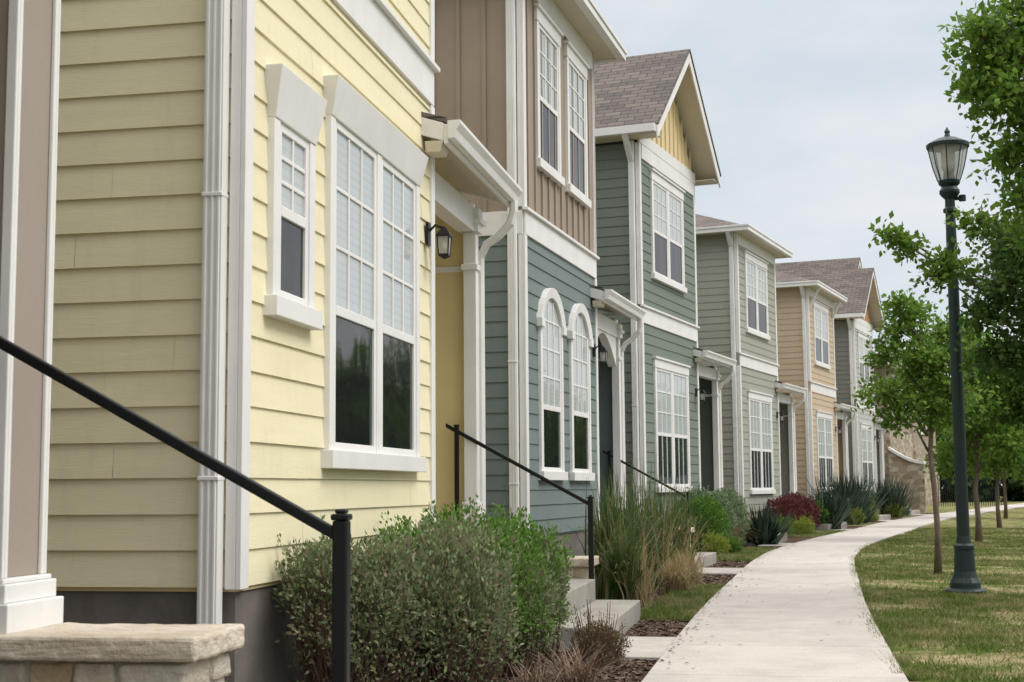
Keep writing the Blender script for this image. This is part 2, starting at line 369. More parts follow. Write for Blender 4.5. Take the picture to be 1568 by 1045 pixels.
        if backgable:
            C.box(panel,L-1.2,W+.2,.9,D,eave-.01,eave+.6); siding(S,low,(L,.9),(W+.2,.9),(0,-1),eave-.1,eave+.6)
            pk=gable_roof(R,T,S,(L-1.2+W+.2)/2,(W+.2-L+1.2)/2,.48,D+.3,eave+.6,None,gable,sl=.95)
            C.extr(panel,[(L-1.2,.92,eave+.6),(W+.2,.92,eave+.6),((L-1.+W)/2,.92,pk-.1)],(0,D-1,0))
        else: R.poly(ROOF,[(L,R1-.3,eave+.6),(W+.4,R1-.3,eave),(W+.4,D+.3,eave),(L,D+.3,eave+.6)])
        T.hexa(WHITE,[(-.095,ys,eave-.35),(-.024,ys,eave-.35),(-.024,ys+.095,eave-.35),(-.095,ys+.095,eave-.35),(-.45,ys,eave+.06),(-.37,ys,eave+.06),(-.37,ys+.095,eave+.06),(-.45,ys+.095,eave+.06)])
    px0,px1=L-.30,L+2.02; yo=-.17
    ze=3.50; sl=.32; yi=R1
    f=lambda y,o:ze+(y-yo)*sl+o
    R.hexa(ROOF,[(px0,yo-.02,f(yo,.10)),(px1,yo-.02,f(yo,.10)),(px1,-.002,f(0,.10)),(px0,-.002,f(0,.10)),(px0,yo-.02,f(yo,.135)),(px1,yo-.02,f(yo,.135)),(px1,-.002,f(0,.135)),(px0,-.002,f(0,.135))])
    R.hexa(ROOF,[(L+.001,-.002,f(0,.10)),(px1,-.002,f(0,.10)),(px1,yi,f(yi,.10)),(L+.001,yi,f(yi,.10)),(L+.001,-.002,f(0,.135)),(px1,-.002,f(0,.135)),(px1,yi,f(yi,.135)),(L+.001,yi,f(yi,.135))])
    T.hexa(CREAM,[(px0+.03,yo,ze-.0),(px1-.03,yo,ze),(px1-.03,yi,f(yi,0)),(px0+.03+.27,yi,f(yi,0)),(px0+.03,yo,ze+.02),(px1-.03,yo,ze+.02),(px1-.03,yi,f(yi,.02)),(px0+.30,yi,f(yi,.02))])
    for (xa,xb,ya) in ((px0,px0+.03,-.002),(px1-.03,px1,yi)):
        T.hexa(WHITE,[(xa,yo,ze-.03),(xb,yo,ze-.03),(xb,ya,f(ya,-.03)),(xa,ya,f(ya,-.03)),(xa,yo,ze+.099),(xb,yo,ze+.099),(xb,ya,f(ya,.099)),(xa,ya,f(ya,.099))])
    T.box(WHITE,px0,px1,yo-.03,yo-.0005,ze-.05,ze+.09)
    T.extr(WHITE,[(px0-.02,yo-.031,ze-.02),(px0-.02,yo-.08,ze-.015),(px0-.02,yo-.095,ze+.04),(px0-.02,yo-.125,ze+.085),(px0-.02,yo-.125,ze+.11),(px0-.02,yo-.031,ze+.11)],(px1-px0+.06,0,0))
    T.hexa(CREAM,[(px0+.02,-.14,3.40),(px0+.2,-.14,3.40),(px0+.2,-.033,3.40),(px0+.02,-.033,3.40),(px0+.0,-.165,3.475),(px0+.22,-.165,3.475),(px0+.22,-.033,3.475),(px0+.0,-.033,3.475)])
    T.box(WHITE,L+.027,L+1.74,.06,.20,3.20,3.42)
    if arch_entry:
        pts=[(L+.05,3.2)]+[(L+.05+ (1.65)*(i/12),3.2-.42+.40*math.sin(math.pi*i/12)) for i in range(13)]+[(L+1.70,3.2)]
        T.extr(WHITE,[(p[0],.08,p[1]) for p in pts],(0,.12,0))
    cx0=L+1.80
    if column:
        T.box(WHITE,cx0-.055,cx0+.055,.05,.158,.74,3.2)
        T.box(WHITE,cx0-.085,cx0+.085,.02,.19,3.2,3.40); T.box(WHITE,cx0-.11,cx0+.11,-.005,.215,3.27,3.31)
        T.box(WHITE,cx0-.07,cx0+.07,.035,.175,2.88,2.93) 
        T.box(WHITE,cx0-.07,cx0+.07,.035,.175,.74,.95)
    if endwall:
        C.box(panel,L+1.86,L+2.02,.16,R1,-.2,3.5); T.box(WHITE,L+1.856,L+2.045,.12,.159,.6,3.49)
        T.box(WHITE,L+1.84,L+1.859,.16,R1,2.88,2.93)
        T.tube(WHITE,[(px1-.08,yo-.07,ze-.01),(px1-.08,yo-.07,ze-.1),(px1-.08,yo-.04,ze-.2),(px1-.06,yo+.06,ze-.3),(px1-.03,yo+.18,ze-.37),(px1-.0,.07,ze-.48),(px1,.07,2.0),(px1,.07,.3)],.038,6)
    sx=L+1.2 if near else L+1.87
    C.box(CONC,L+.01,sx,-.2,R1,-.1,.66)
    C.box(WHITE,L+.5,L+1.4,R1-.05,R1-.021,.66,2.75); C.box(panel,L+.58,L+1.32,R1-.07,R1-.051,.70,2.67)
    for k in range(3):
        X.box(CONC,L+.1,sx-.12,-.2-.36*(k+1)+.0005,-.2-.36*k,-.1,.66-.165*(k+1))
    if not near: X.box(CONC,L-.55,L+.099,-1.28,-.62,-.1,.165)
    S.obj('siding',E); T.obj('trim',E,bevel=.004); G.obj('window_glass',E); R.obj('roof',E,uvroof=True); C.obj('walls_core',E); X.obj('entry_steps',E,bevel=.008)
    Lm=MB(); wall_lamp(Lm,L-.19,-.02,2.80); Lm.obj('wall_lantern',E)
    return E
def local(O,hdg,u,v,z=0):
    a=math.radians(hdg); return (O[0]+u*math.sin(a)+v*math.cos(a), O[1]+u*math.cos(a)-v*math.sin(a), z)
def handrail(O,hdg,u=5.46,v=.89,zt=.97):
    E=empty('metal_handrail',local(O,hdg,u,v),math.radians(90-hdg)); B=MB()
    B.box(BLACK,-.021,.021,-.021,.021,0,zt+.0); B.box(BLACK,-.025,.025,-.025,.025,zt+.0005,zt+.018); B.box(BLACK,-.016,.016,-.016,.016,zt+.0185,zt+.03)
    B.box(BLACK,-.018,.018,1.09,1.126,.45,zt+.60); B.box(BLACK,-.022,.022,1.086,1.130,zt+.6005,zt+.618)
    z0=zt-.035; sl=.55
    B.hexa(BLACK,[(-.014,.021,z0-.017),(.014,.021,z0-.017),(.014,1.2,z0+1.18*sl-.017),(-.014,1.2,z0+1.18*sl-.017),(-.014,.021,z0+.018),(.014,.021,z0+.018),(.014,1.2,z0+1.18*sl+.018),(-.014,1.2,z0+1.18*sl+.018)])
    B.obj('rails',E,bevel=.005); return E
def stone_pillar(loc,rz,w,d,h,capover=.04,capt=.068,seed=0,name='stone_pillar'):
    E=empty(name,loc,rz); r=random.Random(seed); B=MB(); M=MB(); K=MB()
    M.box(MORT,-w/2+.012,w/2-.012,-d/2+.012,d/2-.012,-.05,h-.001); M.obj('mortar_core',E)
    z=0
    while z<h-.02:
        hh=min(r.uniform(.10,.2),h-z); 
        if h-z-hh<.06: hh=h-z
        for face in range(4):
            Lg=w if face%2==0 else d
            x=-Lg/2
            while x<Lg/2-.01:
                bw=min(r.uniform(.10,.26),Lg/2-x)
                if Lg/2-x-bw<.07: bw=Lg/2-x
                p=r.uniform(-.008,.006); off=(d if face%2==0 else w)/2
                j=lambda:r.uniform(-.009,.009)
                pts=[(x+.008+j()*.7,-off+p,z+.008),(x+bw-.008+j()*.7,-off+p+j()*.6,z+.008),(x+bw-.006,-off+.06,z+.006),(x+.006,-off+.06,z+.006),
                     (x+.008+j()*.7,-off+p+j()*.6,z+hh-.008+j()*.5),(x+bw-.008+j()*.7,-off+p+j()*.6,z+hh-.008),(x+bw-.006,-off+.06,z+hh-.006),(x+.006,-off+.06,z+hh-.006)]
                a=face*math.pi/2
                B.hexa(STONE,[(q[0]*math.cos(a)-q[1]*math.sin(a),q[0]*math.sin(a)+q[1]*math.cos(a),q[2]) for q in pts])
                x+=bw
        z+=hh
    so=B.obj('stones',E,bevel=.012)
    sd=so.modifiers.new('s','SUBSURF'); sd.subdivision_type='SIMPLE'; sd.levels=2; sd.render_levels=2
    tx=bpy.data.textures.new('stonenoise','CLOUDS'); tx.noise_scale=.05
    dm=so.modifiers.new('d','DISPLACE'); dm.texture=tx; dm.strength=.018; dm.texture_coords='LOCAL'
    K.box(CAP,-w/2-capover,w/2+capover,-d/2-capover,d/2+capover,h,h+capt)
    k=K.obj('cap',E,bevel=.010)
    sd=k.modifiers.new('s','SUBSURF'); sd.subdivision_type='SIMPLE'; sd.levels=5; sd.render_levels=5
    tx=bpy.data.textures.new('capnoise','CLOUDS'); tx.noise_scale=.04; tx.noise_depth=4
    dm=k.modifiers.new('d','DISPLACE'); dm.texture=tx; dm.strength=.014; dm.texture_coords='LOCAL'
    return E
H=[('taupe_townhouse',(-2.2,-1.36),9.),('yellow_townhouse',(-1.25,6.5),10.8),('blue_townhouse',(.13,15.2),16.),('green_townhouse',(2.15,23.5),22.),
   ('gray_townhouse',(5.14,32.1),24.),('tan_townhouse',(8.6,41.),24.),('pale_gray_townhouse',(11.96,49.5),24.)]
house(*H[0],side=DKG,low=DKG,panel=TAUPE,endwall=False,column=False,near=True)
house(*H[1],L=3.6,side=YEL,low=YEL,panel=YELF,win='yellow',zb=.62)
house(*H[2],L=3.5,side=BLUE,low=BLUE,up=BROWN,upstyle='batten',panel=BLUEF,win='arch',zb=.55,arch_entry=True)
house(*H[3],L=3.6,side=GREEN,low=GREEN,panel=GREENF,roof='gable',gable=BATY,zb=.5,lowgrid=True,zsill=1.08)
house(*H[4],L=3.6,side=GRAY,low=GRAY,panel=GRAYF,zb=.5,zsill=1.0,lowgrid=True)
house(*H[5],L=3.6,side=TAN,low=TAN,panel=TANF,zb=.5,zsill=1.0,lowgrid=True,bracket=True)
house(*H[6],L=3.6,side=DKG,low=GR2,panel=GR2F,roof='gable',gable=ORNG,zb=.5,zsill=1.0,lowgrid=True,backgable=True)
def stonewall_mat():
    m,nt,b=newmat('stone_wall'); L=nt.links
    tc=N(nt,'ShaderNodeTexCoord'); v=N(nt,'ShaderNodeTexVoronoi',Scale=3.); mp=N(nt,'ShaderNodeMapping'); mp.inputs['Scale'].default_value=(1,1,1.8)
    L.new(tc.outputs['Object'],mp.inputs[0]); L.new(mp.outputs[0],v.inputs['Vector'])
    s=N(nt,'ShaderNodeSeparateColor'); L.new(v.outputs['Color'],s.inputs[0])
    cr=N(nt,'ShaderNodeValToRGB'); cr.color_ramp.elements[0].color=(.24,.17,.11,1); cr.color_ramp.elements[1].color=(.5,.43,.34,1); L.new(s.outputs[0],cr.inputs[0])
    v2=N(nt,'ShaderNodeTexVoronoi',Scale=3.,feature='DISTANCE_TO_EDGE'); L.new(mp.outputs[0],v2.inputs['Vector'])
    lt=N(nt,'ShaderNodeMath',operation='LESS_THAN'); lt.inputs[1].default_value=.03; L.new(v2.outputs['Distance'],lt.inputs[0])
    mx=N(nt,'ShaderNodeMix',data_type='RGBA'); L.new(lt.outputs[0],mx.inputs[0]); L.new(cr.outputs[0],mx.inputs[6]); mx.inputs[7].default_value=(.26,.22,.18,1)
    L.new(mx.outputs[2],b.inputs['Base Color']); b.inputs['Roughness'].default_value=.9; return m
STONEW=stonewall_mat()
def stone_house(O,hd,gw=True):
    E=empty('stone_house',(O[0],O[1],0),math.radians(90-hd)); B=MB(); R=MB(); T=MB(); G=MB()
    B.box(STUCCO,0,6,0,9,3.4,6.2); B.box(STONEW,-.1,6.1,-.1,9.1,-.1,3.4)
    x0,x1,y0,y1,e=-.5,6.5,-.5,9.5,6.2; h=3.5; rz=e+1.4
    a,b_,c,d=(x0,y0,e),(x1,y0,e),(x1,y1,e),(x0,y1,e); r1=(3,y0+h,rz); r2=(3,y1-h,rz)
    R.poly(ROOF,[a,b_,r1]);R.poly(ROOF,[b_,c,r2,r1]);R.poly(ROOF,[c,d,r2]);R.poly(ROOF,[d,a,r1,r2])
    T.box(WHITE,x0,x1,y0,y1,e-.15,e-.002)
    T2=MB(); window(T2,G,1.5,3.2,4.1,5.6,units=2); window(T2,G,3.8,5.0,4.1,5.6,units=1)
    B.obj('walls',E);R.obj('roof',E,uvroof=True); T.obj('fascia',E); T2.obj('window_trim',E); G.obj('window_glass',E)
    if not gw: return
    W=empty('stone_garden_wall',(O[0],O[1],0),math.radians(90-hd)); M=MB()
    pts=[(-.6,-.1,0),(-.6,-1.5,0),(-.6,-1.5,1.95)]
    n=10
    for i in range(n+1):
        t=i/n; pts.append((-.6,-1.5+1.4*t,1.95+.6*(1-math.cos(t*math.pi/2))))
    M.extr(STONEW,pts,(.35,0,0))
    cp=[(-.66,p[1],p[2]+.001) for p in pts[2:]]
    for i in range(len(cp)-1):
        p,q=cp[i],cp[i+1]
        if abs(p[1]-q[1])<1e-5: continue
        M.hexa(WHITE,[p,(-.19,p[1],p[2]),(-.19,q[1],q[2]),q,(p[0],p[1],p[2]+.12),(-.19,p[1],p[2]+.12),(-.19,q[1],q[2]+.12),(q[0],q[1],q[2]+.12)])
    M.obj('wall',W)
stone_house((15.5,58.9),24.); stone_house((22.5,80.),28.,False)
handrail(H[0][1],H[0][2]); handrail(H[1][1],H[1][2],5.34); handrail(H[2][1],H[2][2],5.26)
Fn=MB(); Ef=empty('iron_fence',(22.0,74,0),math.radians(20))
for i in range(30): Fn.box(BLACK,i*.14-.012,i*.14+.012,-.012,.012,0,1.5)
Fn.box(BLACK,0,4.1,-.015,.015,.2,.24); Fn.box(BLACK,0,4.1,-.015,.015,1.35,1.39); Fn.obj('pickets',Ef)
# foreground porch column on stone pillar
rz0=math.radians(90-9.5)
a0=math.radians(9.5)
U=Vector((math.sin(a0),math.cos(a0),0)); V=Vector((math.cos(a0),-math.sin(a0),0))
cor=Vector((-.88,3.98,0)); pw,pd=.40,1.3
cen=cor+U*(pw/2)-V*(pd/2)
P0=stone_pillar((cen.x,cen.y,0),rz0,pw-.07,pd-.07,.582,.035,.068,3)
colc=cor+U*(pw/2+.02)-V*.775
CE=empty('porch_column',(colc.x,colc.y,.648),rz0); B=MB()
B.box(WHITE,-.17,.17,-.19,.19,.0,.085); B.box(WHITE,-.155,.155,-.172,.172,.0855,.14); 
B.box(WHITE,-.145,.145,-.16,.16,.1405,.155)
B.box(TAUPE,-.12,.12,-.135,.135,.155,3.2)
for sx in (-1,1):
    for sy in (-1,1):
        x=sx*.12; y=sy*.135
        B.box(WHITE,min(x,x+sx*.014),max(x,x+sx*.014),min(y-sy*.02,y+sy*.014),max(y-sy*.02,y+sy*.014),.1555,3.2)
        B.box(WHITE,min(x-sx*.02,x-sx*.0005),max(x-sx*.02,x-sx*.0005),min(y,y+sy*.014),max(y,y+sy*.014),.1555,3.2)
B.obj('shaft',CE,bevel=.004)
for i in (1,2,3,4):
    p=local(H[i][1],H[i][2],5.62,.55); stone_pillar((p[0],p[1],0),math.radians(90-H[i][2]),.34,.6,.42,.04,.07,i+10)
# ------------------------------------------------------------ ground, sidewalk
ctrl=[(-2.6,-22),(-.95,-8),(.05,.5),(1.42,7.9),(2.9,15),(5.0,23.6),(8.5,33.4),(13.5,46.4),(22.4,66),(31.7,86),(46,117)]
def catmull(P,n=40):
    P=[np.array(p,float) for p in P]; out=[]
    for i in range(1,len(P)-2):
        p0,p1,p2,p3=P[i-1:i+3]
        for k in range(n):
            t=k/n; out.append(.5*((2*p1)+(-p0+p2)*t+(2*p0-5*p1+4*p2-p3)*t*t+(-p0+3*p1-3*p2+p3)*t**3))
    return np.array(out)
cl=catmull(ctrl); seg=np.linalg.norm(np.diff(cl,axis=0),axis=1); S_=np.concatenate([[0],np.cumsum(seg)])
tan=np.gradient(cl,axis=0); tan/=np.linalg.norm(tan,axis=1)[:,None]; nor=np.stack([tan[:,1],-tan[:,0]],1)
def cp(s,off):
    s=np.asarray(s,float); off=np.asarray(off,float)
    return np.stack([np.interp(s,S_,cl[:,0])+np.interp(s,S_,nor[:,0])*off, np.interp(s,S_,cl[:,1])+np.interp(s,S_,nor[:,1])*off],-1)
def strip(mat,name,s0,s1,o0,o1,z,th=0,step=.5,gap=0,slab=None,parent=None,wob=0):
    B=MB()
    if slab:
        s=s0
        while s<s1:
            k=5; L_=[];R_=[]
            for i in range(k+1):
                q=s+gap/2+(slab-gap)*i/k; L_.append(cp(q,o0)); R_.append(cp(q,o1))
            poly=[(p[0],p[1],z-th) for p in R_]+[(p[0],p[1],z-th) for p in L_[::-1]]
            B.extr(mat,poly,(0,0,th)); s+=slab
    else:
        ss=np.arange(s0,s1+step,step)
        w0=np.sin(ss*1.7)*wob+np.sin(ss*4.3+1)*wob*.5
        a=cp(ss,o0+w0); b_=cp(ss,np.full(len(ss),o1))
        for i in range(len(ss)-1):
            B.poly(mat,[(*a[i],z),(*b_[i],z),(*b_[i+1],z),(*a[i+1],z)])
    return B.obj(name,parent,bevel=(.006 if slab else 0))
def concrete():
    m,nt,b=newmat('sidewalk_concrete'); L=nt.links
    tc=N(nt,'ShaderNodeTexCoord')
    n1=N(nt,'ShaderNodeTexNoise',Scale=1.6,Detail=9.,Roughness=.78); L.new(tc.outputs['Object'],n1.inputs[0])
    n2=N(nt,'ShaderNodeTexNoise',Scale=120.,Detail=4.); L.new(tc.outputs['Object'],n2.inputs[0])
    g=N(nt,'ShaderNodeNewGeometry')
    cr=N(nt,'ShaderNodeValToRGB'); cr.color_ramp.elements[0].color=(.33,.30,.27,1); cr.color_ramp.elements[1].color=(.52,.475,.435,1)
    cr.color_ramp.elements[0].position=.3; cr.color_ramp.elements[1].position=.72
    m1=N(nt,'ShaderNodeMath',operation='MULTIPLY_ADD'); m1.inputs[1].default_value=.2; L.new(g.outputs['Random Per Island'],m1.inputs[0]); L.new(n1.outputs['Fac'],m1.inputs[2])
    L.new(m1.outputs[0],cr.inputs[0])
    mx=N(nt,'ShaderNodeMix',data_type='RGBA',blend_type='OVERLAY'); mx.inputs[0].default_value=.4; L.new(cr.outputs[0],mx.inputs[6]); L.new(n2.outputs['Fac'],mx.inputs[7])
    L.new(mx.outputs[2],b.inputs['Base Color']); b.inputs['Roughness'].default_value=.88
    bp=N(nt,'ShaderNodeBump',Strength=.25,Distance=.004); L.new(n2.outputs['Fac'],bp.inputs['Height']); L.new(bp.outputs[0],b.inputs['Normal'])
    return m
SW=concrete()
def lawncol(nt):
    L=nt.links; tc=N(nt,'ShaderNodeNewGeometry')
    n1=N(nt,'ShaderNodeTexNoise',Scale=2.1,Detail=8.,Roughness=.74); L.new(tc.outputs['Position'],n1.inputs['Vector'])
    return n1
def grassground():
    m,nt,b=newmat('lawn_ground'); L=nt.links
    tc=N(nt,'ShaderNodeTexCoord'); n1=lawncol(nt)
    n2=N(nt,'ShaderNodeTexNoise',Scale=28.,Detail=6.,Roughness=.7); L.new(tc.outputs['Object'],n2.inputs[0])
    cr=N(nt,'ShaderNodeValToRGB'); e=cr.color_ramp.elements; e[0].color=(.09,.125,.03,1); e[1].color=(.34,.28,.16,1); e[0].position=.44; e[1].position=.60
    L.new(n1.outputs['Fac'],cr.inputs[0])
    cr2=N(nt,'ShaderNodeValToRGB'); e=cr2.color_ramp.elements; e[0].color=(.25,.25,.25,1); e[1].color=(.75,.75,.72,1); e[0].position=.3;e[1].position=.7
    L.new(n2.outputs['Fac'],cr2.inputs[0])
    mx=N(nt,'ShaderNodeMix',data_type='RGBA',blend_type='OVERLAY'); mx.inputs[0].default_value=.8; L.new(cr.outputs[0],mx.inputs[6]); L.new(cr2.outputs[0],mx.inputs[7])
    L.new(mx.outputs[2],b.inputs['Base Color']); b.inputs['Roughness'].default_value=1; b.inputs['Specular IOR Level'].default_value=.05
    bp=N(nt,'ShaderNodeBump',Strength=.6,Distance=.04); L.new(n2.outputs['Fac'],bp.inputs['Height']); L.new(bp.outputs[0],b.inputs['Normal'])
    return m
LAWN=grassground()
MULCH=paint('mulch',(.085,.055,.04),.95,.45,9.,1.,60.,spec=.1)
ASPH=paint('asphalt',(.055,.054,.053),.9,.2,3.,.5,120.)
B=MB(); B.poly(LAWN,[(-600,-600,0),(600,-600,0),(600,600,0),(-600,600,0)]); B.obj('ground')
SWe=empty('sidewalk')
strip(SW,'slabs',1,S_[-1]-3,-.69,.69,.04,.08,slab=1.5,gap=.016,parent=SWe)
strip(MORT,'joint_base',1,S_[-1]-3,-.68,.68,.018,parent=SWe)
strip(MULCH,'mulch_bed',8,66,-3.6,-.72,.006,wob=.0)
Re=empty('road'); strip(ASPH,'asphalt',0,S_[-1]-3,3.6,10.5,.008,parent=Re,step=1)
strip(CONC,'kerb',0,S_[-1]-3,3.4,3.6,.12,.2,slab=3.,gap=.012,parent=Re)
for i in range(0,7):
    Ei=empty('entry_path',(H[i][1][0],H[i][1][1],0),math.radians(90-H[i][2])); B=MB()
    L_=3.6
    B.box(SW,L_-.95,L_+.25,-2.06,-1.285,-.05,.030); B.obj('slab',Ei,bevel=.005)
def s_at(y): return float(np.interp(y,cl[:,1],S_))
patches=[(11.2,15.0,-1.2),(20.2,23.8,-1.4),(29.5,33,-1.5),(38,41.5,-1.5),(47.,50.,-1.5)]
for y0,y1,o in patches: strip(LAWN,'grass_patch',s_at(y0),s_at(y1),o,-.72,.012,wob=.12,step=.2)
def blademat():
    m,nt,b=newmat('grass_blade'); L=nt.links; n1=lawncol(nt); g=N(nt,'ShaderNodeNewGeometry')
    ca=N(nt,'ShaderNodeValToRGB'); e=ca.color_ramp.elements; e[0].color=(.075,.125,.02,1); e[1].color=(.15,.20,.04,1); L.new(g.outputs['Random Per Island'],ca.inputs[0])
    cb=N(nt,'ShaderNodeValToRGB'); e=cb.color_ramp.elements; e[0].color=(.18,.18,.07,1); e[1].color=(.45,.38,.22,1); L.new(g.outputs['Random Per Island'],cb.inputs[0])
    mr=N(nt,'ShaderNodeMapRange'); mr.inputs['From Min'].default_value=.45; mr.inputs['From Max'].default_value=.60; L.new(n1.outputs['Fac'],mr.inputs['Value'])
    mx=N(nt,'ShaderNodeMix',data_type='RGBA'); L.new(mr.outputs[0],mx.inputs[0]); L.new(ca.outputs[0],mx.inputs[6]); L.new(cb.outputs[0],mx.inputs[7])
    L.new(mx.outputs[2],b.inputs['Base Color']); b.inputs['Roughness'].default_value=.6; b.inputs['Specular IOR Level'].default_value=.2
    t=N(nt,'ShaderNodeBsdfTranslucent'); L.new(mx.outputs[2],t.inputs['Color']); ms=N(nt,'ShaderNodeMixShader'); ms.inputs[0].default_value=.35
    L.new(b.outputs[0],ms.inputs[1]); L.new(t.outputs[0],ms.inputs[2]); L.new(ms.outputs[0],nt.nodes['Material Output'].inputs['Surface']); return m
GB=blademat()
def blades(name,n,s0,s1,o0,o1,h=.045,pw=1.6):
    t=rng.random(n)**pw; s=s0+(s1-s0)*t; o=rng.uniform(o0,o1,n); p=cp(s,o)
    k=np.sin(p[:,0]*2.1+np.sin(p[:,1]*1.3)*2)+np.sin(p[:,1]*1.7+p[:,0])+np.sin(p[:,0]*5+p[:,1]*4)*.6
    keep=rng.random(n)<np.clip(.55+.4*k,.08,1); p=p[keep]; n=len(p)
    a=rng.random(n)*2*math.pi; hh=h*rng.uniform(.5,1.4,n); w=rng.uniform(.003,.006,n)*(1+ (p[:,1]-8)*.05)
    d=np.stack([np.cos(a),np.sin(a)],1)*w[:,None]; ln=rng.normal(0,.6,(n,2))*hh[:,None]
    V=np.zeros((n,3,3)); V[:,0,:2]=p-d; V[:,1,:2]=p+d; V[:,2,:2]=p+ln; V[:,2,2]=hh; V[:,:2,2]=.0
    return npmesh(name,V.reshape(-1,3),np.arange(n*3).reshape(-1,3),GB)
blades('lawn_grass',160000,s_at(8.),s_at(36.),.66,3.38,h=.036)
blades('lawn_grass',9000,s_at(8.),s_at(26.),.64,.74,h=.05)
for y0,y1,o in patches[:3]: blades('lawn_grass',12000,s_at(y0),s_at(y1),o+.05,-.68,h=.055,pw=1)
MC=leafmat('mulch_chip',[(.04,.025,.018),(.10,.062,.042),(.22,.15,.11)],0,.9)
def chips(n):
    s=s_at(6.5)+(s_at(26)-s_at(6.5))*rng.random(n)**1.5; p=cp(s,rng.uniform(-2.6,-.70,n))
    a=rng.random(n)*6.28; l=rng.uniform(.012,.035,n); w=l*rng.uniform(.25,.5,n); z=rng.uniform(.008,.018,n)
    d=np.stack([np.cos(a),np.sin(a)],1); e=np.stack([-np.sin(a),np.cos(a)],1)
    V=np.zeros((n,4,3)); V[:,0,:2]=p-d*l[:,None]; V[:,1,:2]=p+e*w[:,None]; V[:,2,:2]=p+d*l[:,None]; V[:,3,:2]=p-e*w[:,None]
    V[:,:,2]=z[:,None]+rng.uniform(-.008,.010,(n,4)); V[:,:,2]=np.maximum(V[:,:,2],.007)
    npmesh('mulch_chips',V.reshape(-1,3),np.arange(n*4).reshape(-1,4),MC)
    n=600; s=s_at(8)+(s_at(34)-s_at(8))*rng.random(n); o=np.where(rng.random(n)<.8,-.69+np.abs(rng.normal(0,.12,n)),rng.uniform(-.66,.66,n)); p=cp(s,o)
    a=rng.random(n)*6.28; l=rng.uniform(.008,.024,n); w=l*.5
    d=np.stack([np.cos(a),np.sin(a)],1); e=np.stack([-np.sin(a),np.cos(a)],1)
    V=np.zeros((n,4,3)); V[:,0,:2]=p-d*l[:,None]; V[:,1,:2]=p+e*w[:,None]; V[:,2,:2]=p+d*l[:,None]; V[:,3,:2]=p-e*w[:,None]
    V[:,:,2]=.044+rng.uniform(0,.006,(n,4)); npmesh('fallen_leaves',V.reshape(-1,3),np.arange(n*4).reshape(-1,4),MC)
chips(32000)
# ------------------------------------------------------------ foliage
def unit(n):
    v=rng.normal(size=(n,3)); return v/np.linalg.norm(v,axis=1)[:,None]
def leaves(name,P,size,mat,parent,aspect=.5,D=None):
    n=len(P); d=unit(n) if D is None else D+unit(n)*.7
    d/=np.linalg.norm(d,axis=1)[:,None]
    r=unit(n); s=np.cross(d,r); s/=np.linalg.norm(s,axis=1)[:,None]; nn=np.cross(d,s)
    L=(size*rng.uniform(.6,1.3,n))[:,None]; W=L*aspect/2
    V=np.zeros((n,4,3)); V[:,0]=P; V[:,1]=P+d*L*.45+s*W+nn*L*.08; V[:,2]=P+d*L; V[:,3]=P+d*L*.45-s*W+nn*L*.08
    return npmesh(name,V.reshape(-1,3),np.arange(n*4).reshape(-1,4),mat,parent)
BARK=paint('bark',(.17,.13,.10),.95,.35,12.,.9,40.,(1,1,.3))
TWIG=paint('twig',(.17,.11,.08),.9,.3,12.,.3)
LF_LIGHT=leafmat('leaf_light',[(.08,.16,.02),(.14,.25,.035),(.20,.32,.05),(.11,.20,.03)],.5)
LF_MID=leafmat('leaf_mid',[(.035,.08,.016),(.065,.135,.025),(.11,.19,.035)],.4)
def tree(name,base,trunk_top,rt,clumps,mat,lsize=.06,twn=55,lpt=14,seed=1):
    global rng
    rng=np.random.default_rng(seed); r=random.Random(seed)
    E=empty(name,(base[0],base[1],0)); B=MB(); bx=np.array([base[0],base[1],0.])
    tp=[Vector((r.uniform(-.02,.02)*i,r.uniform(-.02,.02)*i,trunk_top*i/6)) for i in range(7)]
    B.tube(BARK,tp,[rt*(1.25 if i==0 else 1)*(1-.09*i) for i in range(7)],8)
    Pall=[];Dall=[]
    for (c,rad) in clumps:
        c=np.array(c,float)-bx; cv=Vector(c)
        hz=min(trunk_top*.97,max(trunk_top*.45,c[2]-.5*math.hypot(c[0],c[1])-.15)); st=Vector((tp[-1].x*hz/trunk_top,tp[-1].y*hz/trunk_top,hz))
        m=(st+cv)/2+Vector((r.uniform(-.06,.06),r.uniform(-.06,.06),r.uniform(0,.12)))
        ln=(cv-st).length
        B.tube(BARK,[st,m,cv],[min(rt*.5,.012+ln*.012),.008+ln*.005,.005],6)
        k=int(twn*(rad/.5)**2*1.0)+6
        dirs=unit(k); dirs[:,2]=dirs[:,2]*.8+.15
        for j in range(k):
            d=dirs[j]; l=rad*rng.uniform(.5,1.15)
            bend=np.array([0,0,-.15*l])
            if j%2==0 and lsize<.1: 
                e=c+d*l+bend; B.tube(TWIG,[tuple(c+d*l*.05),tuple(c+d*l*.55),tuple(e)],[.006,.004,.002],3)
            t=rng.uniform(.25,1.05,lpt)[:,None]
            Pall.append(c+d*l*t+bend*t*t+rng.normal(0,.035,(lpt,3))*(lsize/.06)); Dall.append(np.repeat(d[None],lpt,0)*.6+np.array([0,0,-.1]))
    P=np.concatenate(Pall); D=np.concatenate(Dall)
    B.obj('trunk_and_limbs',E,smooth=True); leaves('foliage',P,lsize,mat,E,.6,D); return E
def ell_clumps(c,R,n,r,seed):
    q=random.Random(seed); out=[]
    while len(out)<n:
        p=[q.uniform(-1,1) for _ in range(3)]
        l=math.sqrt(sum(v*v for v in p))
        if l>1 or l<.35: continue
        out.append(((c[0]+p[0]*R[0],c[1]+p[1]*R[1],c[2]+p[2]*R[2]),r*q.uniform(.7,1.3)))
    return out
